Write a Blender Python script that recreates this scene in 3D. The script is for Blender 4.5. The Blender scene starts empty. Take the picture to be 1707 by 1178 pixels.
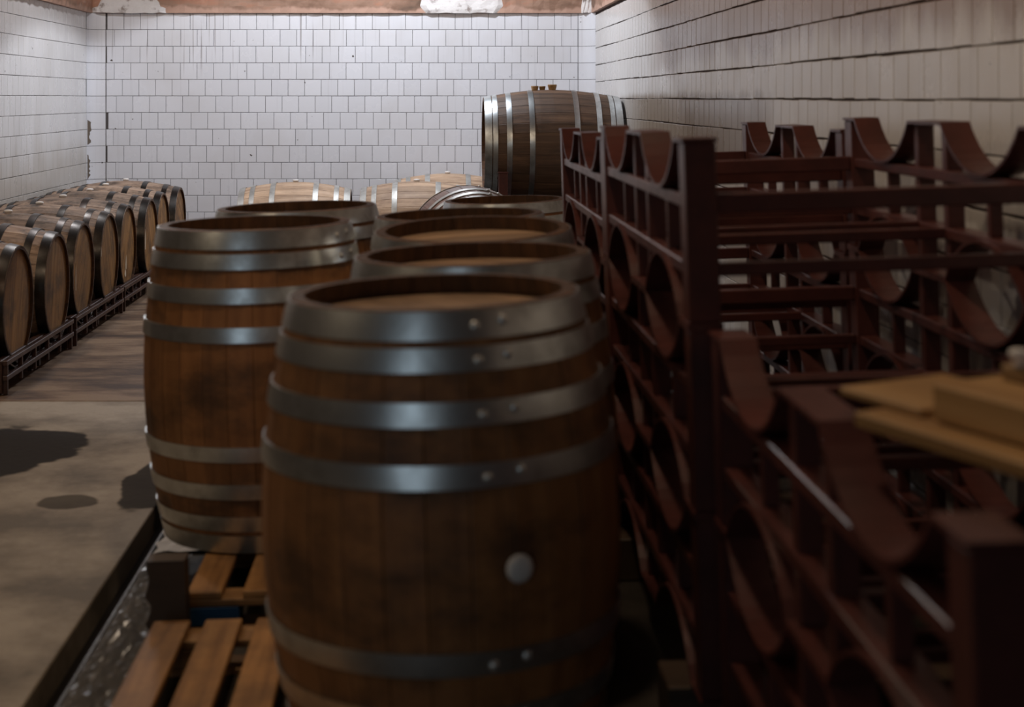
import bpy, bmesh, math, random
from mathutils import Vector, Matrix, Euler

random.seed(7)
scene = bpy.context.scene
C = scene.collection
F = 2523.0                      # focal length in pixels of the 1707 px wide frame
HC = 1.45                       # camera height
R = math.radians

# ------------------------------------------------------------------ camera
cam_d = bpy.data.cameras.new('camera')
cam = bpy.data.objects.new('camera', cam_d)
C.objects.link(cam)
cam.location = (0, 0, HC)
cam.rotation_euler = (R(90), 0, 0)
cam_d.sensor_width = 36
cam_d.lens = F * 36 / 1707
cam_d.shift_x = (853.5 - 710) / 1707
cam_d.shift_y = -(589 - 163) / 1707
cam_d.clip_start = 0.05
cam_d.dof.use_dof = True
cam_d.dof.focus_distance = 10.5
cam_d.dof.aperture_fstop = 3.0
scene.camera = cam

# ------------------------------------------------------------------ world, lights, exposure
w = bpy.data.worlds.new('world')
scene.world = w
w.use_nodes = True
w.node_tree.nodes['Background'].inputs[0].default_value = (0.5, 0.6, 0.8, 1)
w.node_tree.nodes['Background'].inputs[1].default_value = 0.02
vs = scene.view_settings
vs.view_transform = 'Standard'
vs.look = 'None'
vs.exposure = 0.0
vs.gamma = 1.0
vs.use_curve_mapping = False


def light(name, kind, loc, power, col, target=None, **kw):
    d = bpy.data.lights.new(name, kind)
    d.energy = power
    d.color = col
    for k, v in kw.items():
        setattr(d, k, v)
    o = bpy.data.objects.new(name, d)
    C.objects.link(o)
    o.location = loc
    if target:
        o.rotation_euler = (Vector(target) - Vector(loc)).to_track_quat('-Z', 'Y').to_euler()
    return o


# shaded lamp under the ceiling close to the far wall
light('far_lamp', 'SPOT', (-0.25, 12.05, 3.65), 275, (0.89, 0.93, 1.0), (-0.25, 12.25, 0),
      spot_size=R(122), spot_blend=0.06, shadow_soft_size=0.10)
# lamp over the lying barrels at the left wall
light('side_lamp', 'POINT', (-2.3, 11.4, 3.4), 72, (0.97, 0.96, 0.98), shadow_soft_size=0.10)
# warm lamps in the middle of the hall and over the entrance
light('hall_lamp', 'POINT', (-2.6, 7.3, 3.7), 92, (1.0, 0.80, 0.60), shadow_soft_size=0.12)
light('entrance_lamp', 'POINT', (-0.15, 3.5, 3.9), 82, (1.0, 0.77, 0.54), shadow_soft_size=0.12)
light('wall_lamp', 'POINT', (-2.8, 2.4, 2.9), 26, (1.0, 0.76, 0.50), shadow_soft_size=0.10)
# daylight through the doorway behind the camera
light('doorway_daylight', 'AREA', (-1.9, -3.5, 1.85), 19, (0.74, 0.89, 1.0), (-1.9, 0, 1.85),
      shape='RECTANGLE', size=2.0, size_y=3.5)

# ------------------------------------------------------------------ helpers


def link(o, parent=None):
    C.objects.link(o)
    if parent is not None:
        o.parent = parent
    return o


def tag(o, label=None, cat=None, group=None, kind=None):
    if label:
        o['label'] = label
    if cat:
        o['category'] = cat
    if group:
        o['group'] = group
    if kind:
        o['kind'] = kind
    return o


def empty(name, loc=(0, 0, 0), rot=(0, 0, 0)):
    o = bpy.data.objects.new(name, None)
    o.empty_display_size = 0.1
    o.location = loc
    o.rotation_euler = rot
    return link(o)


def mesh(name, verts, faces, mat=None, smooth=False):
    m = bpy.data.meshes.new(name)
    m.from_pydata([tuple(v) for v in verts], [], faces)
    m.validate()
    m.update()
    if mat:
        m.materials.append(mat)
    if smooth:
        for p in m.polygons:
            p.use_smooth = True
    return m


def obj(name, me, parent=None, loc=(0, 0, 0), rot=(0, 0, 0)):
    o = bpy.data.objects.new(name, me)
    o.location = loc
    o.rotation_euler = rot
    return link(o, parent)


class MB:
    def __init__(self):
        self.v = []
        self.f = []

    def add(self, vs_, fs_):
        n = len(self.v)
        self.v += [tuple(a) for a in vs_]
        self.f += [tuple(i + n for i in f) for f in fs_]
        return self

    def box(self, x0, x1, y0, y1, z0, z1):
        return self.add([(x0, y0, z0), (x1, y0, z0), (x1, y1, z0), (x0, y1, z0),
                         (x0, y0, z1), (x1, y0, z1), (x1, y1, z1), (x0, y1, z1)],
                        [(0, 3, 2, 1), (4, 5, 6, 7), (0, 1, 5, 4), (1, 2, 6, 5), (2, 3, 7, 6), (3, 0, 4, 7)])

    def mesh(self, name, mat, smooth=False, bevel=0.0):
        m = mesh(name, self.v, self.f, mat, smooth)
        if bevel:
            bm = bmesh.new()
            bm.from_mesh(m)
            bmesh.ops.bevel(bm, geom=bm.edges[:], offset=bevel, segments=1, affect='EDGES', profile=0.5)
            bm.to_mesh(m)
            bm.free()
        return m


def box_mesh(name, mat, x0, x1, y0, y1, z0, z1, bevel=0.0):
    return MB().box(x0, x1, y0, y1, z0, z1).mesh(name, mat, bevel=bevel)


# ------------------------------------------------------------------ materials


class N:
    """tiny node-tree helper"""

    def __init__(self, name):
        self.m = bpy.data.materials.new(name)
        self.m.use_nodes = True
        self.t = self.m.node_tree
        self.b = self.t.nodes['Principled BSDF']
        self.out = self.t.nodes['Material Output']

    def n(self, kind, **kw):
        x = self.t.nodes.new(kind)
        for k, v in kw.items():
            setattr(x, k, v)
        return x

    def l(self, a, b):
        self.t.links.new(a, b)

    def noise(self, vec, scale, detail=4, rough=0.55):
        x = self.n('ShaderNodeTexNoise')
        x.inputs['Scale'].default_value = scale
        x.inputs['Detail'].default_value = detail
        x.inputs['Roughness'].default_value = rough
        if vec is not None:
            self.l(vec, x.inputs['Vector'])
        return x.outputs['Fac']

    def mapping(self, vec, scale=(1, 1, 1), loc=(0, 0, 0)):
        x = self.n('ShaderNodeMapping')
        x.inputs['Scale'].default_value = scale
        x.inputs['Location'].default_value = loc
        self.l(vec, x.inputs['Vector'])
        return x.outputs[0]

    def ramp(self, fac, stops, interp='LINEAR'):
        x = self.n('ShaderNodeValToRGB')
        x.color_ramp.interpolation = interp
        e = x.color_ramp.elements
        while len(e) < len(stops):
            e.new(0.5)
        for i, (p, c) in enumerate(stops):
            e[i].position = p
            e[i].color = c if len(c) == 4 else (*c, 1)
        self.l(fac, x.inputs[0])
        return x.outputs[0]

    def mix(self, fac, a, b, mode='MIX'):
        x = self.n('ShaderNodeMix', data_type='RGBA', blend_type=mode)
        for s, v in ((x.inputs[0], fac), (x.inputs[6], a), (x.inputs[7], b)):
            if isinstance(v, (int, float)):
                s.default_value = v
            elif isinstance(v, (tuple, list)):
                s.default_value = (*v, 1) if len(v) == 3 else v
            else:
                self.l(v, s)
        return x.outputs[2]

    def math(self, op, a, b=0.0, clamp=False):
        x = self.n('ShaderNodeMath', operation=op, use_clamp=clamp)
        for s, v in ((x.inputs[0], a), (x.inputs[1], b)):
            if isinstance(v, (int, float)):
                s.default_value = v
            else:
                self.l(v, s)
        return x.outputs[0]

    def bump(self, h, strength, dist=0.01):
        x = self.n('ShaderNodeBump')
        x.inputs['Strength'].default_value = strength
        x.inputs['Distance'].default_value = dist
        self.l(h, x.inputs['Height'])
        self.l(x.outputs[0], self.b.inputs['Normal'])

    def set(self, color=None, rough=None, metal=None):
        for nm, v in (('Base Color', color), ('Roughness', rough), ('Metallic', metal)):
            if v is None:
                continue
            s = self.b.inputs[nm]
            if isinstance(v, (int, float)):
                s.default_value = v
            elif isinstance(v, tuple):
                s.default_value = (*v, 1)
            else:
                self.l(v, s)
        return self

    @property
    def objc(self):
        return self.n('ShaderNodeTexCoord').outputs['Object']

    @property
    def pos(self):
        return self.n('ShaderNodeNewGeometry').outputs['Position']

    @property
    def rnd(self):
        return self.n('ShaderNodeObjectInfo').outputs['Random']


def wood(name, dark, mid, light_, stain=0.5, stain_col=(0.03, 0.018, 0.012), rough=0.6, axis=2, fine=30, rv=(0.72, 1.2), sscale=4.5):
    q = N(name)
    sc = [fine, fine, fine]
    sc[axis] = fine * 0.07
    co = q.objc
    add = q.n('ShaderNodeVectorMath', operation='ADD')
    q.l(co, add.inputs[0])
    rn = q.rnd
    comb = q.n('ShaderNodeCombineXYZ')
    r10 = q.math('MULTIPLY', rn, 37.0)
    for i in range(3):
        q.l(r10, comb.inputs[i])
    q.l(comb.outputs[0], add.inputs[1])
    vec = q.mapping(add.outputs[0], tuple(sc))
    g = q.noise(vec, 1.0, 6, 0.6)
    col = q.ramp(g, [(0.28, dark), (0.5, mid), (0.75, light_)])
    hsv = q.n('ShaderNodeHueSaturation')
    q.l(col, hsv.inputs['Color'])
    mr = q.n('ShaderNodeMapRange')
    mr.inputs['To Min'].default_value, mr.inputs['To Max'].default_value = rv
    q.l(rn, mr.inputs['Value'])
    q.l(mr.outputs[0], hsv.inputs['Value'])
    col = hsv.outputs[0]
    if stain:
        s = q.noise(q.mapping(q.pos, (1, 1, 1.7)), sscale * 0.85, 5, 0.65)
        sm = q.ramp(s, [(0.46, (0, 0, 0)), (0.66, (1, 1, 1))])
        col = q.mix(q.math('MULTIPLY', sm, stain), col, stain_col)
    q.set(col, rough)
    q.bump(g, 0.25, 0.004)
    return q.m


def metal(name, col, col2, rough=0.38, metallic=1.0, rust=0.0):
    q = N(name)
    n1 = q.noise(q.mapping(q.pos, (1, 1, 1)), 14, 5, 0.6)
    c = q.mix(q.ramp(n1, [(0.35, (0, 0, 0)), (0.7, (1, 1, 1))]), col, col2)
    if rust:
        n2 = q.noise(q.pos, 7, 6, 0.7)
        c = q.mix(q.math('MULTIPLY', q.ramp(n2, [(0.5, (0, 0, 0)), (0.7, (1, 1, 1))]), rust), c, (0.07, 0.04, 0.03))
    rr = q.math('ADD', q.math('MULTIPLY', n1, 0.2), rough - 0.1)
    q.set(c, rr, metallic)
    q.bump(n1, 0.08, 0.003)
    return q.m


def tile_mat(name, base, stain_fn=None, streak=0.5):
    q = N(name)
    p = q.pos
    rn = q.rnd
    mr = q.n('ShaderNodeMapRange')
    mr.inputs['To Min'].default_value, mr.inputs['To Max'].default_value = 0.95, 1.02
    q.l(rn, mr.inputs['Value'])
    hsv = q.n('ShaderNodeHueSaturation')
    hsv.inputs['Color'].default_value = (*base, 1)
    q.l(mr.outputs[0], hsv.inputs['Value'])
    col = hsv.outputs[0]
    blot = q.noise(p, 1.7, 5, 0.6)
    col = q.mix(q.math('MULTIPLY', q.ramp(blot, [(0.45, (0, 0, 0)), (0.75, (1, 1, 1))]), 0.35), col,
                (base[0] * 0.72, base[1] * 0.68, base[2] * 0.62))
    # thin vertical run marks
    st = q.noise(q.mapping(p, (26, 26, 0.55)), 1.0, 3, 0.7)
    col = q.mix(q.math('MULTIPLY', q.ramp(st, [(0.60, (0, 0, 0)), (0.74, (1, 1, 1))]), streak), col,
                (base[0] * 0.55, base[1] * 0.53, base[2] * 0.52))
    # small dark chips
    ch = q.noise(p, 21, 2, 0.5)
    col = q.mix(q.ramp(ch, [(0.765, (0, 0, 0)), (0.785, (1, 1, 1))]), col, (0.05, 0.035, 0.03))
    if stain_fn:
        col = stain_fn(q, p, col)
    rr = q.math('ADD', q.math('MULTIPLY', blot, 0.25), 0.16)
    q.set(col, rr)
    q.bump(q.noise(p, 30, 3, 0.5), 0.05, 0.004)
    return q.m


def sstep(q, x, a, b):
    m = q.n('ShaderNodeMapRange', interpolation_type='SMOOTHSTEP')
    m.inputs['From Min'].default_value = a
    m.inputs['From Max'].default_value = b
    q.l(x, m.inputs['Value'])
    return m.outputs[0]


def right_stains(q, p, col):
    sep = q.n('ShaderNodeSeparateXYZ')
    q.l(p, sep.inputs[0])
    y, z = sep.outputs[1], sep.outputs[2]
    # brown scale that has run down from the top of the wall
    run = q.noise(q.mapping(p, (6, 6, 0.7)), 1.0, 4, 0.6)
    low = q.noise(q.mapping(p, (1.3, 1.3, 0.3)), 1.0, 2, 0.5)
    lvl = q.math('ADD', z, q.math('ADD', q.math('MULTIPLY', run, 0.28), q.math('MULTIPLY', low, 0.35)))
    m1 = q.math('MULTIPLY', sstep(q, lvl, 1.90, 2.05), q.math('MULTIPLY', sstep(q, y, 10.6, 9.4), 0.75))
    col = q.mix(m1, col, (0.22, 0.125, 0.075))
    # yellow-brown band of old damp between two rows
    a = sstep(q, q.math('ADD', z, q.math('MULTIPLY', run, 0.12)), 1.06, 1.16)
    b = sstep(q, q.math('ADD', z, q.math('MULTIPLY', run, 0.12)), 1.56, 1.50)
    c = sstep(q, q.math('ADD', y, q.math('MULTIPLY', low, 2.0)), 7.3, 8.3)
    d = sstep(q, y, 12.6, 10.2)
    m2 = q.math('MULTIPLY', q.math('MULTIPLY', a, b), q.math('MULTIPLY', c, d))
    col = q.mix(q.math('MULTIPLY', m2, 0.85), col, (0.21, 0.15, 0.095))
    return col


def left_stains(q, p, col):
    sep = q.n('ShaderNodeSeparateXYZ')
    q.l(p, sep.inputs[0])
    z = sep.outputs[2]
    run = q.noise(q.mapping(p, (3, 3, 0.8)), 1.0, 4, 0.6)
    m = q.math('MULTIPLY', sstep(q, q.math('ADD', z, q.math('MULTIPLY', run, 0.5)), 1.45, 1.05), 0.55)
    return q.mix(m, col, (0.36, 0.31, 0.24))


def back_stains(q, p, col):
    sep = q.n('ShaderNodeSeparateXYZ')
    q.l(p, sep.inputs[0])
    x, z = sep.outputs[0], sep.outputs[2]
    run = q.noise(q.mapping(p, (34, 34, 0.5)), 1.0, 2, 0.6)
    ln = q.ramp(run, [(0.60, (0, 0, 0)), (0.66, (1, 1, 1))])
    up = sstep(q, q.math('ADD', z, q.math('MULTIPLY', q.noise(q.mapping(p, (9, 9, 0.2)), 1.0, 2), 0.7)), 2.02, 2.3)
    lf = sstep(q, x, -0.2, -1.2)
    m = q.math('MULTIPLY', q.math('MULTIPLY', ln, up), q.math('ADD', q.math('MULTIPLY', lf, 0.5), 0.12))
    return q.mix(m, col, (0.20, 0.17, 0.17))


M = {}
M['tile'] = tile_mat('white_glazed_tile', (0.725, 0.735, 0.785), back_stains, 0.25)
M['tile_left'] = tile_mat('white_glazed_tile_aged', (0.72, 0.715, 0.725), left_stains, 0.15)
M['tile_right'] = tile_mat('white_glazed_tile_stained', (0.66, 0.645, 0.635), right_stains, 0.5)
M['grout'] = N('grey_grout').set((0.10, 0.09, 0.09), 0.9).m
M['mortar'] = N('crumbled_mortar').set((0.14, 0.11, 0.085), 0.95).m
M['grout_dark'] = N('brown_grout').set((0.055, 0.035, 0.03), 0.9).m


def plaster():
    q = N('flaking_painted_plaster')
    p = q.pos
    sep = q.n('ShaderNodeSeparateXYZ')
    q.l(p, sep.inputs[0])
    z = sep.outputs[2]
    a = q.noise(q.mapping(p, (1.6, 1.6, 5)), 1.0, 6, 0.6)
    col = q.ramp(a, [(0.30, (0.11, 0.075, 0.055)), (0.45, (0.24, 0.14, 0.095)), (0.55, (0.34, 0.21, 0.15)),
                     (0.63, (0.40, 0.20, 0.13)), (0.72, (0.50, 0.33, 0.25))])
    w2 = q.noise(q.mapping(p, (3, 3, 1)), 1.0, 4, 0.6)
    band = sstep(q, q.math('ADD', z, q.math('MULTIPLY', w2, 0.20)), 2.375, 2.345)
    col = q.mix(band, col, (0.46, 0.29, 0.22))
    q.set(col, 0.85)
    q.bump(a, 0.5, 0.02)
    return q.m


M['plaster'] = plaster()
q = N('white_plaster')
a = q.noise(q.pos, 9, 6, 0.65)
q.set(q.ramp(a, [(0.36, (0.30, 0.25, 0.23)), (0.46, (0.72, 0.69, 0.68)), (0.8, (0.80, 0.78, 0.77))]), 0.8)
q.bump(a, 0.6, 0.02)
M['white_plaster'] = q.m
M['ceiling'] = N('ceiling_plaster').set((0.13, 0.10, 0.085), 0.9).m


def concrete(name, c1, c2, c3, patches=(), streak=False):
    q = N(name)
    p = q.pos
    a = q.noise(q.mapping(p, (0.9, 2.6, 1) if streak else (1, 1, 1)), 1.6, 8, 0.65)
    col = q.ramp(a, [(0.40, c1), (0.5, c2), (0.60, c3)])
    f = q.noise(p, 60, 4, 0.6)
    col = q.mix(q.math('MULTIPLY', f, 0.35), col, c1)
    rough = 0.62
    wet = None
    for (cx, cy, rx, ry, amt) in patches:
        mp = q.mapping(p, (1 / rx, 1 / ry, 0), (-cx / rx, -cy / ry, 0))
        ln = q.n('ShaderNodeVectorMath', operation='LENGTH')
        q.l(mp, ln.inputs[0])
        dn = q.math('ADD', ln.outputs['Value'], q.math('MULTIPLY', q.math('SUBTRACT', q.noise(p, 3.2, 3), 0.5), 1.1))
        e = q.math('MULTIPLY', sstep(q, dn, 1.05, 0.93), amt)
        wet = e if wet is None else q.math('MAXIMUM', wet, e)
    if wet is not None:
        col = q.mix(wet, col, (0.022, 0.017, 0.014))
        rr = q.math('ADD', rough, q.math('MULTIPLY', wet, 0.2))
        q.set(col, rr)
    else:
        q.set(col, rough)
    q.b.inputs['Specular IOR Level'].default_value = 0.25
    q.bump(q.noise(p, 24, 6, 0.6), 0.25, 0.01)
    return q.m


M['floor_near'] = concrete('grey_concrete', (0.17, 0.14, 0.105), (0.32, 0.27, 0.21), (0.46, 0.40, 0.325),
                           [(-1.72, 6.25, 0.30, 0.42, 1.0), (-1.29, 5.44, 0.12, 0.11, 0.75), (-1.02, 5.75, 0.13, 0.42, 0.95)])
M['floor_far'] = concrete('brown_stained_concrete', (0.065, 0.036, 0.022), (0.17, 0.105, 0.064), (0.31, 0.215, 0.14), streak=True)
M['floor_right'] = concrete('shade_dark_concrete', (0.02, 0.016, 0.013), (0.034, 0.028, 0.022), (0.055, 0.045, 0.036))  # slab colour darkened; stands in for the deep shade at the right
M['channel'] = N('wet_channel').set((0.010, 0.009, 0.008), 0.3).m
M['steel_edge'] = metal('worn_steel_edge', (0.06, 0.055, 0.05), (0.03, 0.026, 0.022), 0.45, 1.0, 0.5)

M['oak'] = wood('oak_staves', (0.22, 0.088, 0.028), (0.31, 0.130, 0.043), (0.37, 0.165, 0.058), 0.7, rv=(0.85, 1.12))
M['oak_head'] = wood('oak_head_boards', (0.20, 0.12, 0.07), (0.34, 0.215, 0.13), (0.45, 0.30, 0.19), 0.3, axis=0)
M['galv'] = metal('galvanised_hoop', (0.70, 0.74, 0.76), (0.50, 0.53, 0.54), 0.33, 0.95, 0.2)
M['old_oak'] = wood('weathered_staves', (0.12, 0.075, 0.05), (0.30, 0.205, 0.145), (0.48, 0.35, 0.26), 0.85, (0.05, 0.034, 0.025), sscale=9)
M['old_head'] = wood('aged_head_boards', (0.15, 0.07, 0.02), (0.32, 0.155, 0.045), (0.43, 0.235, 0.08), 0.6, axis=0)
M['black_hoop'] = metal('dark_iron_hoop', (0.075, 0.07, 0.066), (0.03, 0.027, 0.025), 0.33, 1.0, 0.4)
M['pale_oak'] = wood('pale_dry_staves', (0.28, 0.18, 0.115), (0.48, 0.33, 0.22), (0.62, 0.46, 0.33), 0.35, (0.16, 0.10, 0.07))
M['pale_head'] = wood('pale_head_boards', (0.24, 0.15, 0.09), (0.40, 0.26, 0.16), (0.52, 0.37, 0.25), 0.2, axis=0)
M['pale_hoop'] = metal('pale_zinc_hoop', (0.50, 0.50, 0.48), (0.34, 0.33, 0.31), 0.5, 0.7, 0.2)
M['cask_oak'] = wood('brown_cask_staves', (0.055, 0.030, 0.018), (0.12, 0.066, 0.038), (0.18, 0.105, 0.06), 0.4)
M['red_oak'] = wood('reddish_staves', (0.12, 0.055, 0.035), (0.22, 0.105, 0.07), (0.30, 0.16, 0.11), 0.3)
M['chime'] = wood('wine_dark_chime', (0.045, 0.02, 0.009), (0.085, 0.038, 0.016), (0.15, 0.07, 0.028), 0.5)
M['bung'] = N('white_silicone').set((0.74, 0.71, 0.68), 0.45).m
M['chalk'] = N('pale_drip').set((0.72, 0.62, 0.48), 0.7).m
M['rivet'] = metal('zinc_rivet', (0.80, 0.80, 0.78), (0.65, 0.65, 0.62), 0.4, 0.7)


def paint(name, c1, c2):
    q = N(name)
    a = q.noise(q.pos, 9, 6, 0.65)
    col = q.mix(q.ramp(a, [(0.35, (0, 0, 0)), (0.7, (1, 1, 1))]), c1, c2)
    q.set(col, q.math('ADD', q.math('MULTIPLY', a, 0.25), 0.24))
    q.b.inputs['Specular IOR Level'].default_value = 0.42
    q.bump(a, 0.1, 0.004)
    return q.m


M['rack'] = paint('oxide_red_paint', (0.108, 0.034, 0.028), (0.062, 0.020, 0.017))
M['rack_old'] = paint('dark_rust_paint', (0.075, 0.035, 0.026), (0.04, 0.022, 0.018))
M['pallet'] = wood('pallet_pine', (0.19, 0.085, 0.026), (0.35, 0.17, 0.055), (0.47, 0.25, 0.09), 0.5, (0.07, 0.032, 0.014), axis=1)
M['pallet_x'] = wood('pallet_pine_cross', (0.18, 0.085, 0.03), (0.32, 0.165, 0.06), (0.44, 0.25, 0.10), 0.3, axis=0)
M['blue'] = paint('blue_block_paint', (0.02, 0.09, 0.21), (0.015, 0.06, 0.15))
M['plank'] = wood('yellow_pine', (0.22, 0.11, 0.035), (0.36, 0.20, 0.07), (0.46, 0.28, 0.12), 0.15, axis=1, fine=22)
M['dark_timber'] = wood('dark_damp_timber', (0.035, 0.02, 0.011), (0.06, 0.035, 0.02), (0.085, 0.052, 0.03), 0.2, axis=0)
q = N('clear_film')
q.set((0.16, 0.14, 0.11), 0.18)
q.b.inputs['Alpha'].default_value = 0.35
M['film'] = q.m
M['paper'] = N('white_paper').set((0.75, 0.75, 0.76), 0.7).m

# ------------------------------------------------------------------ the room
XL, XR, YB, YF, ZC, ZT = -3.04, 1.52, 13.70, -3.2, 4.4, 2.216
TS, TG, TD = 0.15, 0.0036, 0.009


def struct(name, me, label):
    o = obj(name, me)
    return tag(o, label, kind='structure')


floor = struct('floor', box_mesh('floor', M['channel'], XL - 0.15, XR + 0.15, YF, YB + 0.1, -0.22, -0.09),
               'concrete cellar floor in slabs with an open drain channel')
for nm, mt, b in (('floor_slab', 'floor_far', (XL - 0.02, -0.962, 7.245, YB + 0.05, -0.10, 0.0)),
                  ('floor_slab', 'floor_near', (XL - 0.02, -0.962, YF, 7.235, -0.10, 0.0))):
    obj(nm, box_mesh(nm, M[mt], *b, bevel=0.004), floor)
SL = 0.0331                                     # the slab at the right falls towards the channel


def fz(x):
    return SL * (x + 0.875)


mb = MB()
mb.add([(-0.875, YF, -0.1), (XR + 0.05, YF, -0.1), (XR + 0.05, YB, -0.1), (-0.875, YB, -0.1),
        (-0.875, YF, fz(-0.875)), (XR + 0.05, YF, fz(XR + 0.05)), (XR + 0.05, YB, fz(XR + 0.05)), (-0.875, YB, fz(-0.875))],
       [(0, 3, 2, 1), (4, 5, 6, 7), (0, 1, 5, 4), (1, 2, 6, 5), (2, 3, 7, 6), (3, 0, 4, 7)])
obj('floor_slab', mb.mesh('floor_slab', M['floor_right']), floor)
tag(obj('channel_edge', box_mesh('channel_edge', M['steel_edge'], -0.881, -0.873, YF, YB, -0.09, 0.004), floor))

struct('ceiling', box_mesh('ceiling', M['ceiling'], XL - 0.2, XR + 0.2, YF - 0.2, YB + 0.2, ZC, ZC + 0.15), 'plain dim plaster ceiling')

# tile mesh: u = x, v = z, normal = -y  (front face at local y = -TD)
h = (TS - TG) / 2
hb = h - 0.0022


def tile_verts(hw, hh):
    bw, bh = hw - 0.0022, hh - 0.0022
    return ([(-hw, 0, -hh), (hw, 0, -hh), (hw, 0, hh), (-hw, 0, hh),
             (-hw, -TD + 0.0016, -hh), (hw, -TD + 0.0016, -hh), (hw, -TD + 0.0016, hh), (-hw, -TD + 0.0016, hh),
             (-bw, -TD, -bh), (bw, -TD, -bh), (bw, -TD, bh), (-bw, -TD, bh)],
            [(8, 9, 10, 11)] + [(4 + i, 4 + (i + 1) % 4, 8 + (i + 1) % 4, 8 + i) for i in range(4)]
            + [(i, (i + 1) % 4, 4 + (i + 1) % 4, 4 + i) for i in range(4)])


def tile_wall(wall, mat, u0, u1, origin, rotz, score, hgap=TG, limit=300, seed=1, zt=ZT, jit=0.0004):
    """origin(u) -> world xy of the wall surface plane; rows run down from ZT"""
    rg = random.Random(seed)
    hh = (TS - hgap) / 2
    me = mesh('tile', *tile_verts(h, hh), mat)
    spots = []
    nrow = int(ZT / TS) + 1
    for r in range(nrow):
        z = zt - TS * (r + 0.5)
        off = (TS / 2 if r % 2 else 0) + rg.uniform(-0.018, 0.018)
        u = u0 - off
        while u < u1 - 0.012:
            a, b = max(u, u0), min(u + TS, u1)
            if b - a > 0.02 and z > -0.05:
                spots.append(((a + b) / 2, z, (b - a) / TS))
            u += TS
    spots.sort(key=lambda s: -score(s[0], s[1]))
    rest = MB()
    rot = Matrix.Rotation(rotz, 4, 'Z')
    for i, (u, z, sx) in enumerate(spots):
        x, y = origin(u)
        z += rg.uniform(-jit, jit) + jit * math.sin(u * 2.1 + z * 9)
        tilt = Euler((rg.gauss(0, 0.0035), rg.gauss(0, 0.002), rotz + rg.gauss(0, 0.004)))
        if i < limit:
            o = obj('tile', me, wall, (x, y, z), tilt)
            o.scale = (sx, 1, 1)
        else:
            vs_, fs_ = tile_verts(h * sx, hh)
            mt = Matrix.Translation((x, y, z)) @ tilt.to_matrix().to_4x4()
            rest.add([mt @ Vector(v) for v in vs_], fs_)
    if rest.v:
        tag(obj('tile_field', rest.mesh('tile_field', mat), wall), kind='stuff')


CR = 0.14                                       # radius of the coved corners


def cove(wall, cx, cy, a0, mat):
    """quarter-round corner pieces, one per row, around the centre (cx, cy)"""
    v, f = [], []
    n = 6
    hz = (TS - TG) / 2
    for i in range(n + 1):
        a = a0 + (math.pi / 2) * i / n
        for rr in (CR, CR + 0.01):
            for z in (-hz, hz):
                v.append((rr * math.cos(a), rr * math.sin(a), z))
    for i in range(n):
        k = i * 4
        f.append((k, k + 1, k + 5, k + 4))
    me = mesh('cove_tile', v, f, mat, True)
    for r in range(15):
        obj('cove_tile', me, wall, (cx, cy, ZT - TS * (r + 0.5)))


wall_b = struct('wall_back', box_mesh('wall_back', M['grout'], XL - 0.15, XR + 0.15, YB + TD, YB + 0.2, -0.1, ZC),
                'far wall of square white glazed tiles under a painted frieze')
tile_wall(wall_b, M['tile'], XL + CR + 0.006, XR - CR - 0.003, lambda u: (u, YB + TD), 0,
          lambda u, z: (z + 0.2 * (abs(u + 0.5) < 2.2)), seed=3)
cove(wall_b, XL + CR, YB - CR, math.pi / 2, M['tile'])
cove(wall_b, XR - CR, YB - CR, 0, M['tile'])

wall_l = struct('wall_left', box_mesh('wall_left', M['grout'], XL - 0.2, XL - TD, YF, YB + 0.1, -0.1, ZC),
                'left wall of aged white tiles stained towards the bottom')
tile_wall(wall_l, M['tile_left'], 6.5, YB - CR, lambda u: (XL - TD, u), math.pi / 2,
          lambda u, z: (100 - u if u > 10.4 else -u) + (0 if z > 0.45 else -50), seed=5)
wall_r = struct('wall_right', box_mesh('wall_right', M['grout_dark'], XR + TD, XR + 0.2, YF, YB + 0.1, -0.1, ZC),
                'right wall of stained white tiles with dark brown joints')
tile_wall(wall_r, M['tile_right'], 1.3, YB - CR, lambda u: (XR + TD, u), -math.pi / 2,
          lambda u, z: (100 - u if u > 3.4 else -200 - u) + (0 if 0.75 < z < HC + (163 * u / F) + 0.08 else -60), hgap=0.006, jit=0.0016, seed=9, zt=ZT - 0.022)

# wall behind the camera, with the open doorway that lets the daylight in
mb = MB()
mb.box(XL - 0.2, -2.95, YF - 0.2, YF, -0.1, ZC).box(-0.85, XR + 0.2, YF - 0.2, YF, -0.1, ZC).box(-2.95, -0.85, YF - 0.2, YF, 3.65, ZC)
struct('wall_front', mb.mesh('wall_front', M['ceiling']), 'plastered wall with an open doorway')

# painted frieze above the tiles (uneven plaster with real relief)


def relief(name, mat, p0, du, dv, nu, nv, depth, nrm, amp, parent, seed):
    rg = random.Random(seed)
    v, f = [], []
    for j in range(nv + 1):
        for i in range(nu + 1):
            d = depth + rg.uniform(-amp, amp)
            v.append(Vector(p0) + Vector(du) * i / nu + Vector(dv) * j / nv + Vector(nrm) * d)
    for j in range(nv):
        for i in range(nu):
            k = j * (nu + 1) + i
            f.append((k, k + 1, k + nu + 2, k + nu + 1))
    # underside returning to the wall
    n0 = len(v)
    for i in range(nu + 1):
        v.append(Vector(p0) + Vector(du) * i / nu - Vector(nrm) * 0.01)
    for i in range(nu):
        f.append((i, n0 + i, n0 + i + 1, i + 1))
    return obj(name, mesh(name, v, f, mat, False), parent)


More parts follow.
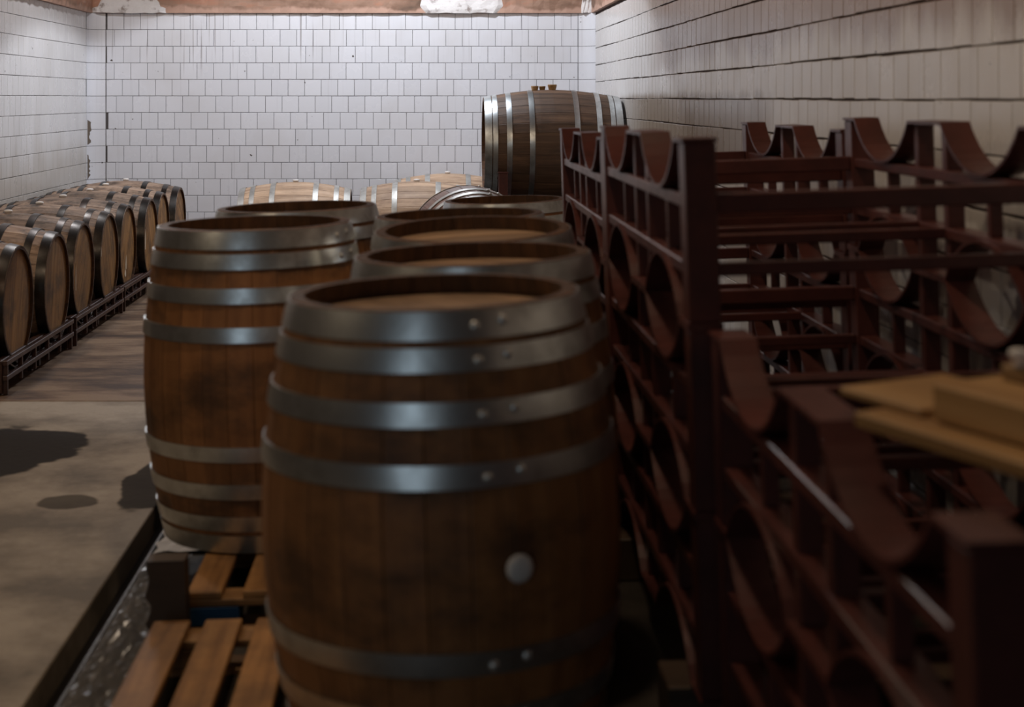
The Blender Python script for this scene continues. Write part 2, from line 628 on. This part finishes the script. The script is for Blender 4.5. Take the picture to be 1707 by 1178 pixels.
relief('frieze', M['plaster'], (XL, YB, ZT), (XR - XL, 0, 0), (0, 0, 1.0), 90, 16, 0.03, (0, -1, 0), 0.006, wall_b, 1)
relief('frieze', M['plaster'], (XL, 5, ZT), (0, YB - 5, 0), (0, 0, 1.0), 120, 12, 0.03, (1, 0, 0), 0.006, wall_l, 2)
relief('frieze', M['plaster'], (XR, 5, ZT), (0, YB - 5, 0), (0, 0, 1.0), 120, 12, 0.03, (-1, 0, 0), 0.006, wall_r, 3)


def corbel(x0, x1, prof, depth, seed, y=None):
    """white plaster pilaster foot on the frieze; prof = (height, inset) pairs"""
    rg = random.Random(seed)
    v, f = [], []
    nx = 10
    for (hz_, ins, dd) in prof:
        for i in range(nx + 1):
            t = i / nx
            x = x0 + ins + (x1 - x0 - 2 * ins) * t
            yy = YB - depth * dd * (1 if 0 < i < nx else 0.25) - rg.uniform(0, 0.008)
            v.append((x, yy, ZT + hz_ + rg.uniform(-0.004, 0.004)))
    n = nx + 1
    for j in range(len(prof) - 1):
        for i in range(nx):
            k = j * n + i
            f.append((k, k + 1, k + n + 1, k + n))
    b = len(v)
    for i in range(n):
        v.append((v[i][0], YB, v[i][2]))
    for i in range(nx):
        f.append((i, b + i, b + i + 1, i + 1))
    obj('plaster_foot', mesh('plaster_foot', v, f, M['white_plaster']), wall_b)


corbel(-0.08, 0.73, [(0, 0.055, 0.9), (0.03, 0.03, 1.0), (0.07, 0.0, 1.0), (0.13, 0.0, 1.0), (0.2, 0.03, .95), (0.5, 0.06, .95), (1.0, 0.06, .95)], 0.045, 4)
corbel(XL, -2.33, [(0, 0.0, 1.0), (0.045, 0.0, 1.0), (0.06, 0.04, 0.9), (0.12, 0.07, 0.8), (0.3, 0.08, 0.8), (1.0, 0.08, 0.8)], 0.05, 5)
corbel(1.40, XR, [(0, 0.0, 1.0), (0.05, 0.0, 1.0), (0.12, 0.01, 0.9), (0.3, 0.02, 0.8), (1.0, 0.02, 0.8)], 0.05, 6)
# broken joint in the left corner
rg = random.Random(12)
for (z0, z1, s_) in ((1.03, 1.25, 30), (0.72, 0.94, 24)):
    v, f = [], []
    for j in range(13):
        z = z0 + (z1 - z0) * j / 12
        k = (0.3 if j in (0, 12) else 1) * rg.uniform(0.45, 1.0)
        for a in (172 - s_ * k, 172 - s_ * k * 0.5, 172):
            rr = CR - (0.001 if a != 172 - s_ * k * 0.5 else 0.005)
            v.append((XL + CR + rr * math.cos(R(a)), YB - CR + rr * math.sin(R(a)), z))
    for j in range(12):
        k = j * 3
        f += [(k, k + 1, k + 4, k + 3), (k + 1, k + 2, k + 5, k + 4)]
    obj('broken_mortar', mesh('broken_mortar', v, f, M['mortar']), wall_b)

# ------------------------------------------------------------------ barrels
NS = 28


class Kind:
    """shared part meshes of one kind of barrel (axis = local z, 0..L)"""

    def __init__(self, L, rb, rh, wood_m, head_m, hoop_m, hoops, ns=NS, head_inset=0.042, thick=0.026):
        self.L, self.rb, self.rh, self.ns = L, rb, rh, ns
        self.hoops = hoops
        n = 10
        th = 2 * math.pi / ns
        g = th * 0.5 * 0.988
        v, f = [], []
        for i in range(n + 1):
            z = L * i / n
            r = self.r(z)
            for rr, aa in ((r - 0.0012, -g), (r, -g * 0.9), (r, g * 0.9), (r - 0.0012, g), (r - thick, g), (r - thick, -g)):
                v.append((rr * math.cos(aa), rr * math.sin(aa), z))
        for i in range(n):
            k = i * 6
            for j in range(6):
                f.append((k + j, k + (j + 1) % 6, k + 6 + (j + 1) % 6, k + 6 + j))
        f.append(tuple(range(5, -1, -1)))
        f.append(tuple(n * 6 + j for j in range(6)))
        self.stave = mesh('stave', v, f, wood_m)
        self.stave.materials.append(M['chime'])
        for p in self.stave.polygons:
            if p.index >= n * 6 or p.index % 6 in (3, 4, 5):
                p.material_index = 1
        # head boards
        rin = self.r(head_inset) - thick + 0.003
        nb = 7
        self.boards = []
        for b in range(nb):
            x0 = -rin + 2 * rin * b / nb + 0.0008
            x1 = -rin + 2 * rin * (b + 1) / nb - 0.0008
            top, bot = [], []
            for j in range(7):
                x = x0 + (x1 - x0) * j / 6
                yy = math.sqrt(max(0, rin * rin - x * x))
                top.append((x, yy))
                bot.append((x, -yy))
            ring = bot + top[::-1]
            m_ = len(ring)
            vv = [(x, y, 0) for x, y in ring] + [(x, y, 0.02) for x, y in ring]
            ff = [tuple(range(m_ - 1, -1, -1)), tuple(range(m_, 2 * m_))] + [(i, (i + 1) % m_, m_ + (i + 1) % m_, m_ + i) for i in range(m_)]
            # turn so that the grain axis (local x of the material) runs along the board
            vv = [(y, -x, z) for x, y, z in vv]
            self.boards.append(mesh('head_board', vv, ff, head_m))
        self.inset = head_inset
        # hoops
        self.hm = []
        seg = 56
        for (a, b) in hoops:
            v, f = [], []
            prof = ((a, 0.001), (a, 0.0045), (a, 0.0045), ((a + b) / 2, 0.0050), (b, 0.0045), (b, 0.0045), (b, 0.001))
            for i in range(seg):
                an = 2 * math.pi * i / seg
                for z, d in prof:
                    rr = self.r(z) + d
                    v.append((rr * math.cos(an), rr * math.sin(an), z))
            for i in range(seg):
                k, k2 = i * 7, ((i + 1) % seg) * 7
                for j in (0, 2, 3, 5):
                    f.append((k + j, k2 + j, k2 + j + 1, k + j + 1))
            me = mesh('hoop', v, f, hoop_m, True)
            self.hm.append(me)
        # rivet: a small dome, axis = local x
        v, f = [(0.0045, 0, 0)], []
        for (dx, rr) in ((0.003, 0.0055), (0.0, 0.0075)):
            for i in range(8):
                an = 2 * math.pi * i / 8
                v.append((dx, rr * math.cos(an), rr * math.sin(an)))
        for i in range(8):
            f += [(0, 1 + i, 1 + (i + 1) % 8), (1 + i, 9 + i, 9 + (i + 1) % 8, 1 + (i + 1) % 8)]
        self.rivet = mesh('rivet', v, f, M['rivet'], True)
        # bung, axis = local x
        v, f = [], []
        prof = [(-0.02, 0.018), (0.004, 0.022), (0.006, 0.026), (0.012, 0.0265), (0.017, 0.021), (0.019, 0.010), (0.0195, 0.0)]
        for dx, rr in prof:
            for i in range(14):
                an = 2 * math.pi * i / 14
                v.append((dx, rr * math.cos(an), rr * math.sin(an)))
        for j in range(len(prof) - 1):
            for i in range(14):
                f.append((j * 14 + i, j * 14 + (i + 1) % 14, (j + 1) * 14 + (i + 1) % 14, (j + 1) * 14 + i))
        self.bung = mesh('bung', v, f, M['bung'], True)

    def r(self, z):
        t = 2 * z / self.L - 1
        return self.rh + (self.rb - self.rh) * (1 - abs(t) ** 1.9)


def sym(L, tops):
    return [(L - b, L - a) for a, b in tops] + [(a, b) for a, b in tops]


LB = 0.92
HOOPS = [(0.002, 0.053), (0.066, 0.109), (0.161, 0.204), (0.270, 0.313)]
HOOPS6 = [(0.002, 0.052), (0.095, 0.135), (0.262, 0.305)]
K_oak = Kind(LB, 0.345, 0.288, M['oak'], M['oak_head'], M['galv'], sym(LB, HOOPS))
K_near = Kind(LB, 0.361, 0.288, M['oak'], M['oak_head'], M['galv'], sym(LB, HOOPS))
K_pale_head = Kind(LB, 0.345, 0.288, M['oak'], M['pale_head'], M['galv'], sym(LB, HOOPS))  # oak barrel with head boards of pale new wood
K_old = Kind(LB, 0.350, 0.288, M['old_oak'], M['old_head'], M['black_hoop'], sym(LB, HOOPS6), head_inset=0.016, thick=0.013)
K_pale = Kind(LB, 0.350, 0.288, M['pale_oak'], M['pale_head'], M['pale_hoop'], sym(LB, HOOPS6))
K_red = Kind(LB, 0.350, 0.288, M['red_oak'], M['pale_head'], M['pale_hoop'], sym(LB, HOOPS))
LP = 1.05
K_cask = Kind(LP, 0.425, 0.365, M['cask_oak'], M['oak_head'], M['galv'],
              sym(LP, [(0.002, 0.055), (0.062, 0.098), (0.165, 0.205), (0.335, 0.375)]), ns=32)

_rb = random.Random(21)


def barrel(kind, label, loc, mat, group=None, bung=True, bung_deg=-90, rivet_deg=-72, scale=1.0, drip=None):
    """mat: rotation matrix (3x3); bung_deg / rivet_deg: angles about the barrel axis"""
    root = empty('barrel', loc, mat.to_euler())
    root.scale = (scale,) * 3
    tag(root, label, 'barrel', group)
    th = 2 * math.pi / kind.ns
    a0 = _rb.uniform(0, th)
    for i in range(kind.ns):
        a = a0 + th * i
        d = _rb.uniform(-0.0008, 0.0008)
        obj('stave', kind.stave, root, (d * math.cos(a), d * math.sin(a), 0), (0, 0, a))
    ra = _rb.uniform(0, 6.28)
    for z in (kind.inset, kind.L - kind.inset - 0.02):
        for b in kind.boards:
            obj('head_board', b, root, (0, 0, z), (0, 0, ra))
    for (a_, b_), me in zip(kind.hoops, kind.hm):
        hp = obj('hoop', me, root)
        zz = (a_ + b_) / 2
        rr = kind.r(zz) + 0.0045
        for k in (-1, 1):
            an = R(rivet_deg + k * 5.3)
            obj('rivet', kind.rivet, hp, (rr * math.cos(an), rr * math.sin(an), zz + k * 0.004), (0, 0, an)).scale = (1.4,) * 3
    if bung:
        an = R(bung_deg)
        obj('bung', kind.bung, root, ((kind.rb) * math.cos(an), kind.rb * math.sin(an), kind.L / 2), (0, 0, an))
    if drip:
        # pale run of dried wax down a head, in the plane of the head (local +z end)
        for (dx, dy, ln, wd) in drip:
            pts = [(-wd, 0), (-wd * 1.3, ln * 0.35), (-wd * 0.5, ln * 0.8), (0, ln), (wd * 0.6, ln * 0.8), (wd, ln * 0.4), (wd * 0.7, 0)]
            zt = kind.L - kind.inset
            v = [(dx - b, dy + a, zt) for a, b in pts] + [(dx - b, dy + a, zt + 0.003) for a, b in pts]
            m_ = len(pts)
            f = [tuple(range(m_, 2 * m_)), tuple(range(m_ - 1, -1, -1))] + [(i, (i + 1) % m_, m_ + (i + 1) % m_, m_ + i) for i in range(m_)]
            obj('wax_drip', mesh('wax_drip', v, f, M['chalk']), root)
    return root


TILT = math.atan(SL)


def upright(rz=0.0, lean_x=0.0, tilt=TILT):
    return (Euler((lean_x, -tilt, 0)).to_matrix() @ Matrix.Rotation(rz, 3, 'Z'))


# lying along +x with local -x turned upwards (bung at 180 deg points up)
def lying(roll=0.0, yaw=0.0):
    return Matrix.Rotation(yaw, 3, 'Z') @ Matrix.Rotation(math.pi / 2, 3, 'Y') @ Matrix.Rotation(roll, 3, 'Z')


# ------------------------------------------------------------------ pallets


def pallet(label, x, y, zt, wx, wy, blue=False):
    """deck boards run along y; zt = height of the deck over the slab"""
    root = empty('pallet', (x, y, fz(x)), (0, -TILT, 0))
    tag(root, label, 'pallet', 'wooden pallets under the standing barrels')
    bw, n = 0.094, 8
    pitch = (wx - bw) / (n - 1)
    deck = box_mesh('deck_board', M['pallet'], 0, bw, 0, wy, zt - 0.020, zt, bevel=0.003)
    for i in range(n):
        obj('deck_board', deck, root, (pitch * i, 0, 0))
    cross = box_mesh('cross_board', M['pallet_x'], 0, wx, 0, 0.095, zt - 0.041, zt - 0.0205, bevel=0.003)
    base = box_mesh('base_board', M['pallet_x'], 0, wx, 0, 0.095, 0.0, 0.018, bevel=0.003)
    blk = box_mesh('block', M['pallet_x'], 0, 0.14, 0, 0.095, 0.0185, zt - 0.0415, bevel=0.003)
    blb = box_mesh('block', M['blue'], 0, 0.14, 0, 0.095, 0.0185, zt - 0.0415, bevel=0.003)
    for j in range(3):
        yy = (wy - 0.095) * j / 2
        obj('cross_board', cross, root, (0, yy, 0))
        obj('base_board', base, root, (0, yy, 0))
        for i in range(3):
            o = obj('block', blb if (blue and i == 0 and j == 0) else blk, root, ((wx - 0.14) * i / 2, yy, 0))
            if blue and i == 0 and j == 0:
                o['label'] = 'blue painted corner block'
    return root


def ptop(px, zt, x):
    return fz(px) + zt + SL * (x - px)


P1, P2, P3 = (-0.69, 0.110), (-0.64, 0.112), (-0.64, 0.112)
pallet('foreground wooden pallet with orange-brown boards under the nearest barrel', P1[0], 2.62, P1[1], 1.02, 1.24)
pallet('second wooden pallet, with a blue painted corner block, under the tall left barrel', P2[0], 4.07, P2[1], 1.15, 1.22, True)
pallet('third wooden pallet hidden under the rear standing barrels', P3[0], 5.31, P3[1], 1.15, 1.2)

# standing barrels ---------------------------------------------------
gs = 'barrels standing upright on the pallets'
barrel(K_near, 'nearest standing oak barrel, galvanised hoops, white bung in its side', (0.045, 3.06, ptop(*P1, 0.045) + 0.001),
       upright(), gs, True, -68, -70.5)
barrel(K_oak, 'standing oak barrel directly behind the nearest one, only its top hoops showing', (0.145, 3.765, ptop(*P1, 0.145) + 0.001),
       upright(), gs, False, 0, 40)
barrel(K_pale_head, 'standing barrel third from the front, pale head board inside its rim', (0.167, 4.49, ptop(*P2, 0.167) + 0.016),
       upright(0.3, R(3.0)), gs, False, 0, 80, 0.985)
barrel(K_oak, 'standing barrel fourth from the front in the column beside the red racks', (0.145, 5.19, ptop(*P2, 0.145) + 0.001),
       upright(), gs, False, 0, 130, 0.985)
barrel(K_oak, 'standing oak barrel at the left, overhanging the pallet with the blue block', (-0.507, 4.685, ptop(*P2, -0.507) + 0.004),
       upright(0, 0, 0.024), gs, False, 0, -25, 1.018)
barrel(K_oak, 'standing barrel behind the left oak barrel, only its dark rim showing', (-0.445, 5.565, ptop(*P3, -0.44) + 0.006),
       upright(), gs, False, 0, 60)
barrel(K_oak, 'farthest standing barrel, a low pale rim beside the red racks', (0.41, 7.25, fz(0.41) + 0.002), upright(), gs, False, 0, 100)

# left row of lying barrels -------------------------------------------
gl = 'dark-hooped barrels lying along the left wall'
LX = -2.99
row = [(7.70, 'nearest lying barrel of the left row, cut by the frame edge'),
       (8.43, 'second lying barrel of the left row, counted from the frame edge'),
       (9.16, 'third lying barrel of the left row, pale streak on its head'),
       (9.89, 'fourth lying barrel of the left row, dark streaked head'),
       (10.60, 'fifth lying barrel of the left row, white mark low on its head'),
       (11.31, 'sixth lying barrel of the left row, large head with a pale drip'),
       (12.01, 'seventh lying barrel of the left row, half behind its neighbour'),
       (12.72, 'last lying barrel of the left row, against the far wall')]
drips = {2: [(0.10, -0.16, 0.16, 0.006)], 3: [(-0.03, -0.20, 0.13, 0.006)], 4: [(0.15, -0.03, 0.10, 0.014), (0.20, -0.05, 0.05, 0.02)],
         5: [(0.07, -0.17, 0.15, 0.012)], 6: [(0.05, -0.2, 0.14, 0.007)]}
ZL = 0.405
for i, (yy, lb) in enumerate(row):
    barrel(K_old, lb, (LX + _rb.uniform(-0.012, 0.02), yy, ZL), lying(), gl, True, 180, _rb.uniform(120, 160), 1.0, drips.get(i))

# barrels lying by the far wall ---------------------------------------
gb = 'pale barrels lying before the far wall'
barrel(K_pale, 'pale dry barrel lying before the far wall, left one, seen above the left standing barrels', (-1.54, 12.55, ZL), lying(0, 0.01), gb, True, 180, 150)
barrel(K_pale, 'pale dry barrel lying before the far wall, in the middle', (-0.535, 12.45, ZL + 0.01), lying(0, -0.01), gb, True, 180, 150)
barrel(K_pale, 'pale barrel end lying farthest back, below the big cask', (-0.27, 13.24, ZL + 0.035), lying(0), gb, True, 180, 140)
# barrel whose round end arches up in front of them
barrel(K_red, 'reddish barrel lying end-on, its light hoops arching behind the standing barrels', (0.30, 8.12, 0.60),
       Matrix.Rotation(R(6), 3, 'Z') @ Matrix.Rotation(-math.pi / 2, 3, 'X'), None, False)
# the big cask
cask = barrel(K_cask, 'big brown cask with bright hoops lying high on a rack in the corner', (0.445, 11.75, 1.088), lying(0, 0.0), None, False, 180, 150)
cask['category'] = 'cask'
for (dx, dy, s) in ((0.40, 0.0, 0.030), (0.46, 0.02, 0.026), (0.535, -0.01, 0.036)):
    v, f = [], []
    for (z, rr) in ((0, 0.75), (0.9, 1.0), (1.05, 0.92)):
        for i in range(12):
            an = 2 * math.pi * i / 12
            v.append((s * rr * math.cos(an), s * rr * math.sin(an), z * s * 1.15))
    for j in range(2):
        for i in range(12):
            f.append((j * 12 + i, j * 12 + (i + 1) % 12, (j + 1) * 12 + (i + 1) % 12, (j + 1) * 12 + i))
    f += [tuple(range(11, -1, -1)), tuple(range(24, 36))]
    zc = 1.088 + K_cask.r(dx)
    o = obj('cask_bung', mesh('cask_bung', v, f, M['plank']), None, (0.445 + dx, 11.75 + dy, zc - 0.003))
    tag(o, {0.40: 'left wooden bung lying on top of the big cask', 0.46: 'middle low wooden bung on top of the big cask',
            0.535: 'right taller wooden bung on top of the big cask'}[dx], 'bung', 'wooden bungs on the big cask')

# ------------------------------------------------------------------ racks


def strip_pts(plates, sag, top, total):
    """profile (y, z) of the bent saddle strip; plates = flat stretches"""
    pts = []
    for i, (a, b) in enumerate(plates):
        pts += [(a, top), (b, top)]
        if i + 1 < len(plates):
            c0, c1 = b, plates[i + 1][0]
            ch = c1 - c0
            rad = (ch * ch / 4 + sag * sag) / (2 * sag)
            half = math.asin(ch / 2 / rad)
            for k in range(1, 14):
                an = -half + 2 * half * k / 14
                pts.append(((c0 + c1) / 2 + rad * math.sin(an), top - sag + rad * (1 - math.cos(an))))
    return pts


def strip_mesh(name, pts, x0, x1, th, mat, flip=1):
    v, f = [], []
    n = len(pts)
    for i, (y, z) in enumerate(pts):
        a = pts[max(i - 1, 0)]
        b = pts[min(i + 1, n - 1)]
        t = Vector((b[0] - a[0], b[1] - a[1])).normalized()
        nx, nz = -t.y * -flip, t.x * -flip           # towards the inside of the rack
        v += [(x0, y, z), (x1, y, z), (x1, y + nx * th, z + nz * th), (x0, y + nx * th, z + nz * th)]
    for i in range(n - 1):
        k = i * 4
        for j in range(4):
            f.append((k + j, k + (j + 1) % 4, k + 4 + (j + 1) % 4, k + 4 + j))
    f += [(3, 2, 1, 0), tuple(4 * (n - 1) + j for j in range(4))]
    return mesh(name, v, f, mat)


_rk = {}


def rack_kind(key, W, plates, u, sag, mat, rails, sw=0.075, inv=True, post=0.075, thin=0.035, mid=True, face=False):
    tot = plates[-1][1]
    P = []
    pts = strip_pts(plates, sag, u, tot)
    for x0 in (0, W - sw):
        P.append(('saddle', strip_mesh('saddle', pts, x0, x0 + sw, 0.008, mat)))
        if inv:
            ip = [(y, u - z) for y, z in pts]
            P.append(('lower_saddle', strip_mesh('lower_saddle', ip, x0, x0 + sw, 0.008, mat, -1)))
        e = 0.009
        for (y0, y1, xa, xb) in [(0.0, post, 0.004, sw - 0.004), (tot - post, tot, 0.004, sw - 0.004)] + \
                [z for a, b in plates[1:-1] for z in ((a + 0.006, a + 0.006 + thin, 0.016, sw - 0.016), (b - 0.006 - thin, b - 0.006, 0.016, sw - 0.016))] + \
                [(plates[0][1] + (plates[1][0] - plates[0][1]) / 2 + s * 0.0 + (k * (plates[1][1] - plates[0][1] + 0)) - 0.012,
                  plates[0][1] + (plates[1][0] - plates[0][1]) / 2 + (k * (plates[1][1] - plates[0][1])) + 0.012, 0.022, sw - 0.022)
                 for k in range(len(plates) - 1) for s in (0,)]:
            full = (y0 < 0.001 or y1 > tot - 0.001 or (y1 - y0) > 0.03)
            z0, z1 = (e, u - e) if (full) else (rails[1], rails[0])
            P.append(('post', box_mesh('post', mat, x0 + xa, x0 + xb, y0, y1, z0, z1, bevel=0.003)))
        for k, rz in enumerate(rails):
            P.append(('rail', box_mesh('rail', mat, x0 + 0.010, x0 + sw - 0.010, 0.004, tot - 0.004, rz - 0.028, rz, bevel=0.003)))
    if face:
        for rz in rails:
            P.append(('rail', box_mesh('rail', mat, W, W + 0.022, 0.0, tot, rz - 0.024, rz, bevel=0.002)))
        for k in range(6):
            yy = 0.02 + (tot - 0.06) * k / 5
            P.append(('post', box_mesh('post', mat, W - 0.004, W + 0.018, yy, yy + 0.02, 0.0 if k in (0, 5) else 0.03, rails[0] - 0.002, bevel=0.002)))
    hb_ = 0.042
    for (y0, y1) in [(0.014, 0.052), (tot - 0.052, tot - 0.014)]:
        P.append(('crossbar', box_mesh('crossbar', mat, sw - 0.004, W - sw + 0.004, y0, y1, rails[0] - hb_ + 0.004, rails[0] + 0.004, bevel=0.003)))
        P.append(('crossbar', box_mesh('crossbar', mat, sw - 0.004, W - sw + 0.004, y0 + 0.004, y1 - 0.004, rails[1] - 0.027, rails[1] + 0.001, bevel=0.003)))
    if mid:
        for a, b in plates[1:-1]:
            for yy in (a + 0.012, b - 0.042):
                P.append(('crossbar', box_mesh('crossbar', mat, sw - 0.018, W - sw + 0.018, yy, yy + 0.03, rails[1] - 0.027, rails[1] + 0.001, bevel=0.003)))
    _rk[key] = P


def rack(key, label, loc, rot, group=None):
    root = empty('barrel_rack', loc, rot)
    tag(root, label, 'rack', group)
    for nm, me in _rk[key]:
        obj(nm, me, root)
    return root


PL2 = [(0, 0.12), (0.62, 0.88), (1.38, 1.50)]
U = 0.395
rack_kind('std', 0.825, PL2, U, 0.116, M['rack'], (U - 0.122, U - 0.266))
rack_kind('big', 0.86, [(0, 0.14), (0.80, 0.94)], U, 0.185, M['rack'], (U - 0.19, U - 0.30), mid=False)
rack_kind('one', 0.80, [(0, 0.12), (0.62, 0.74)], 0.36, 0.116, M['rack_old'], (0.36 - 0.122, 0.10), inv=False, mid=False)
rack_kind('low', 0.83, [(0, 0.09), (0.60, 0.80), (1.31, 1.40)], 0.165, 0.075, M['rack_old'], (0.168, 0.095), inv=False, sw=0.055, post=0.05, mid=False, face=True)

gr = 'empty red barrel racks stacked along the right wall'


def stack(x, y, ztop, n, labels, wood_label):
    """n racks, the upper left edge of the topmost at height ztop"""
    ct, st = math.cos(TILT), math.sin(TILT)
    for k in range(n):
        d = U * (k + 1) + 0.0006 * k
        rack('std', labels[k], (x - st * -d * -1 * -1 * 0 + st * d - st * 0, y, ztop - d * ct), (0, -TILT, 0), gr)
    zb = ztop - U * n - 0.003
    # timber bearers that carry the stack
    for j, yy in enumerate((0.12, 1.22)):
        hgt = zb - fz(x) - 0.006
        o = obj('bearer', box_mesh('bearer', M['dark_timber'], 0, 0.84, 0, 0.16, 0, hgt, bevel=0.004), None,
                (x - 0.005, y + yy, fz(x - 0.005) + 0.001), (0, -TILT, 0))
        tag(o, wood_label[j], 'timber', 'dark timbers under the rack stacks')


stack(0.585, 1.64, 0.968, 2, ['nearest red rack, blurred, timber planks lying on it',
                              'red rack under the nearest one with the planks'],
      ['dark timber under the near end of the nearest rack stack', 'dark timber under the far end of the nearest rack stack'])
stack(0.535, 3.165, 1.364, 3, ['top red rack of the tall middle stack, beside the nearest barrel', 'second red rack down in the tall middle stack',
                              'bottom red rack of the tall middle stack'],
      ['dark timber under the near end of the middle rack stack', 'dark timber under the far end of the middle rack stack'])
stack(0.548, 4.74, 1.325, 3, ['top red rack of the farther, slightly lower stack', 'second red rack down in the farther stack',
                             'bottom red rack of the farther stack'],
      ['dark timber under the near end of the farther rack stack', 'dark timber under the far end of the farther rack stack'])

# rack pair that carries the big cask
zb = 0.895 - 2 * U - 0.0008
for k in range(2):
    rack('big', ['upper red rack holding the big cask in the corner', 'lower red rack under the one holding the big cask'][k],
         (0.54, 11.75 - 0.47, 0.895 - U * (k + 1) - 0.0006 * k), (0, 0, 0))
for j, yy in enumerate((0.06, 0.72)):
    o = obj('bearer', box_mesh('bearer', M['dark_timber'], 0, 0.9, 0, 0.16, 0.085, zb - 0.001, bevel=0.003), None, (0.53, 11.28 + yy, 0))
    tag(o, ['dark timber under the near side of the big cask rack', 'dark timber under the far side of the big cask rack'][j], 'timber')
# low racks under the left row (two barrels each) and under the far barrels
lowl = ['low dark rack under the two nearest barrels of the left row', 'low dark rack under the third and fourth barrels of the left row',
        'low dark rack under the fifth and sixth barrels of the left row', 'low dark rack under the last two barrels of the left row']
for k in range(4):
    yc = (row[2 * k][0] + row[2 * k + 1][0]) / 2
    rack('low', lowl[k], (-2.89, yc - 0.70, 0.001), (0, 0, 0), 'low racks under the left barrels')
rack('low', 'low dark rack under the left pale barrel at the far wall', (-1.52, 12.55 - 0.36, 0.001), (0, 0, 0), 'low racks at the far wall')
rack('low', 'low dark rack under the middle pale barrel at the far wall', (-0.50, 12.45 - 0.36, fz(-0.5) + 0.001), (0, 0, 0), 'low racks at the far wall')
rack('one', 'single dark rack under the reddish end-on barrel', (0.30 + 0.37, 8.18, fz(0.67)), (0, 0, R(96)))

# ------------------------------------------------------------------ loose things
# pine planks and blocks on the nearest rack (laid askew, running towards the camera)
zr = 0.968


def rtop(x):
    return zr + SL * (x - 0.585)


def plank(name, label, x, y, z, lx, ly, lz, yaw, cat='plank', mat='plank'):
    o = obj(name, box_mesh(name, M[mat], 0, lx, -ly, 0, 0, lz, bevel=0.003), None, (x, y, z), (0, -TILT, yaw))
    return tag(o, label, cat)


YW = R(22)
plank('plank', 'wide yellow pine board lying low across the nearest rack', 0.622, 2.20, rtop(0.622) + 0.003, 0.36, 0.72, 0.022, YW)
plank('plank', 'short yellow pine board end on the far edge of the wide board', 0.632, 2.315, rtop(0.632) + 0.0265, 0.20, 0.185, 0.013, YW)
plank('timber_block', 'thick yellow pine block on the wide board', 0.708, 2.115, rtop(0.708) + 0.0275, 0.26, 0.40, 0.052, YW, 'block')

# plastic film, paper and off-cut beside the pallets
rg = random.Random(33)
v, f = [], []
nu, nv = 14, 90
for j in range(nv + 1):
    for i in range(nu + 1):
        x = -0.865 + 0.135 * i / nu
        y = 2.55 + 2.2 * j / nv
        z = fz(x) + 0.006 + 0.022 * (0.5 + 0.5 * math.sin(x * 61 + 5 * math.sin(y * 9)) * math.sin(y * 37 + 4 * math.sin(x * 40))) * (0.3 + 0.7 * math.sin(math.pi * i / nu)) + rg.uniform(0, 0.006)
        v.append((x + rg.uniform(-0.004, 0.004), y, z))
for j in range(nv):
    for i in range(nu):
        k = j * (nu + 1) + i
        f.append((k, k + 1, k + nu + 2, k + nu + 1))
tag(obj('plastic_film', mesh('plastic_film', v, f, M['film'])), 'crumpled clear plastic film on the floor between channel and pallet', 'plastic film')
v, f = [], []
for j in range(7):
    for i in range(6):
        x = -0.865 + 0.20 * i / 5
        y = 4.80 + 0.26 * j / 6
        v.append((x + 0.01 * math.sin(j * 2.1), y, fz(x) + 0.006 + 0.008 * math.sin(i * 1.3 + j * 0.9) ** 2))
for j in range(6):
    for i in range(5):
        k = j * 6 + i
        f.append((k, k + 1, k + 7, k + 6))
n0 = len(v)
v += [(a, b, c - 0.002) for a, b, c in v]
f += [tuple(n0 + i for i in reversed(g)) for g in list(f)]
tag(obj('paper_sheet', mesh('paper_sheet', v, f, M['paper'])), 'small white paper sheet on the floor below the left standing barrel', 'paper')
# rough dark off-cut with a wavy edge
v, f = [], []
for j in range(11):
    z = 0.232 * j / 10
    e = 0.006 * math.sin(j * 1.7) + 0.004 * math.sin(j * 3.9)
    v += [(e, 0, z), (0.098, 0, z), (0.098, 0.07, z), (e, 0.07, z)]
for j in range(10):
    k = j * 4
    for i in range(4):
        f.append((k + i, k + (i + 1) % 4, k + 4 + (i + 1) % 4, k + 4 + i))
f += [(3, 2, 1, 0), (40, 41, 42, 43)]
tag(obj('timber_offcut', mesh('timber_offcut', v, f, M['dark_timber']), None, (-0.722, 3.955, fz(-0.722) + 0.001), (0, -TILT, 0)),
    'dark rough timber off-cut standing at the corner between the two pallets', 'timber')
# white bung on the pine block
v, f = [], []
prof = [(0, 0.009), (0.012, 0.011), (0.013, 0.0145), (0.020, 0.0145), (0.023, 0.010), (0.024, 0.0)]
for z, rr in prof:
    for i in range(14):
        an = 2 * math.pi * i / 14
        v.append((rr * math.cos(an), rr * math.sin(an), z))
for j in range(len(prof) - 1):
    for i in range(14):
        f.append((j * 14 + i, j * 14 + (i + 1) % 14, (j + 1) * 14 + (i + 1) % 14, (j + 1) * 14 + i))
WB = (0.824, 2.10)
tag(obj('loose_bung', mesh('loose_bung', v, f, M['bung'], True), None, (WB[0], WB[1], rtop(WB[0]) + 0.1025)),
    'small white bung standing on the upright block at the frame edge', 'bung')
plank('upright_block', 'upright pine block at the frame edge under the white bung', 0.806, 2.125, rtop(0.806) + 0.0805, 0.06, 0.06, 0.021, YW, 'block')

bpy.context.view_layer.update()
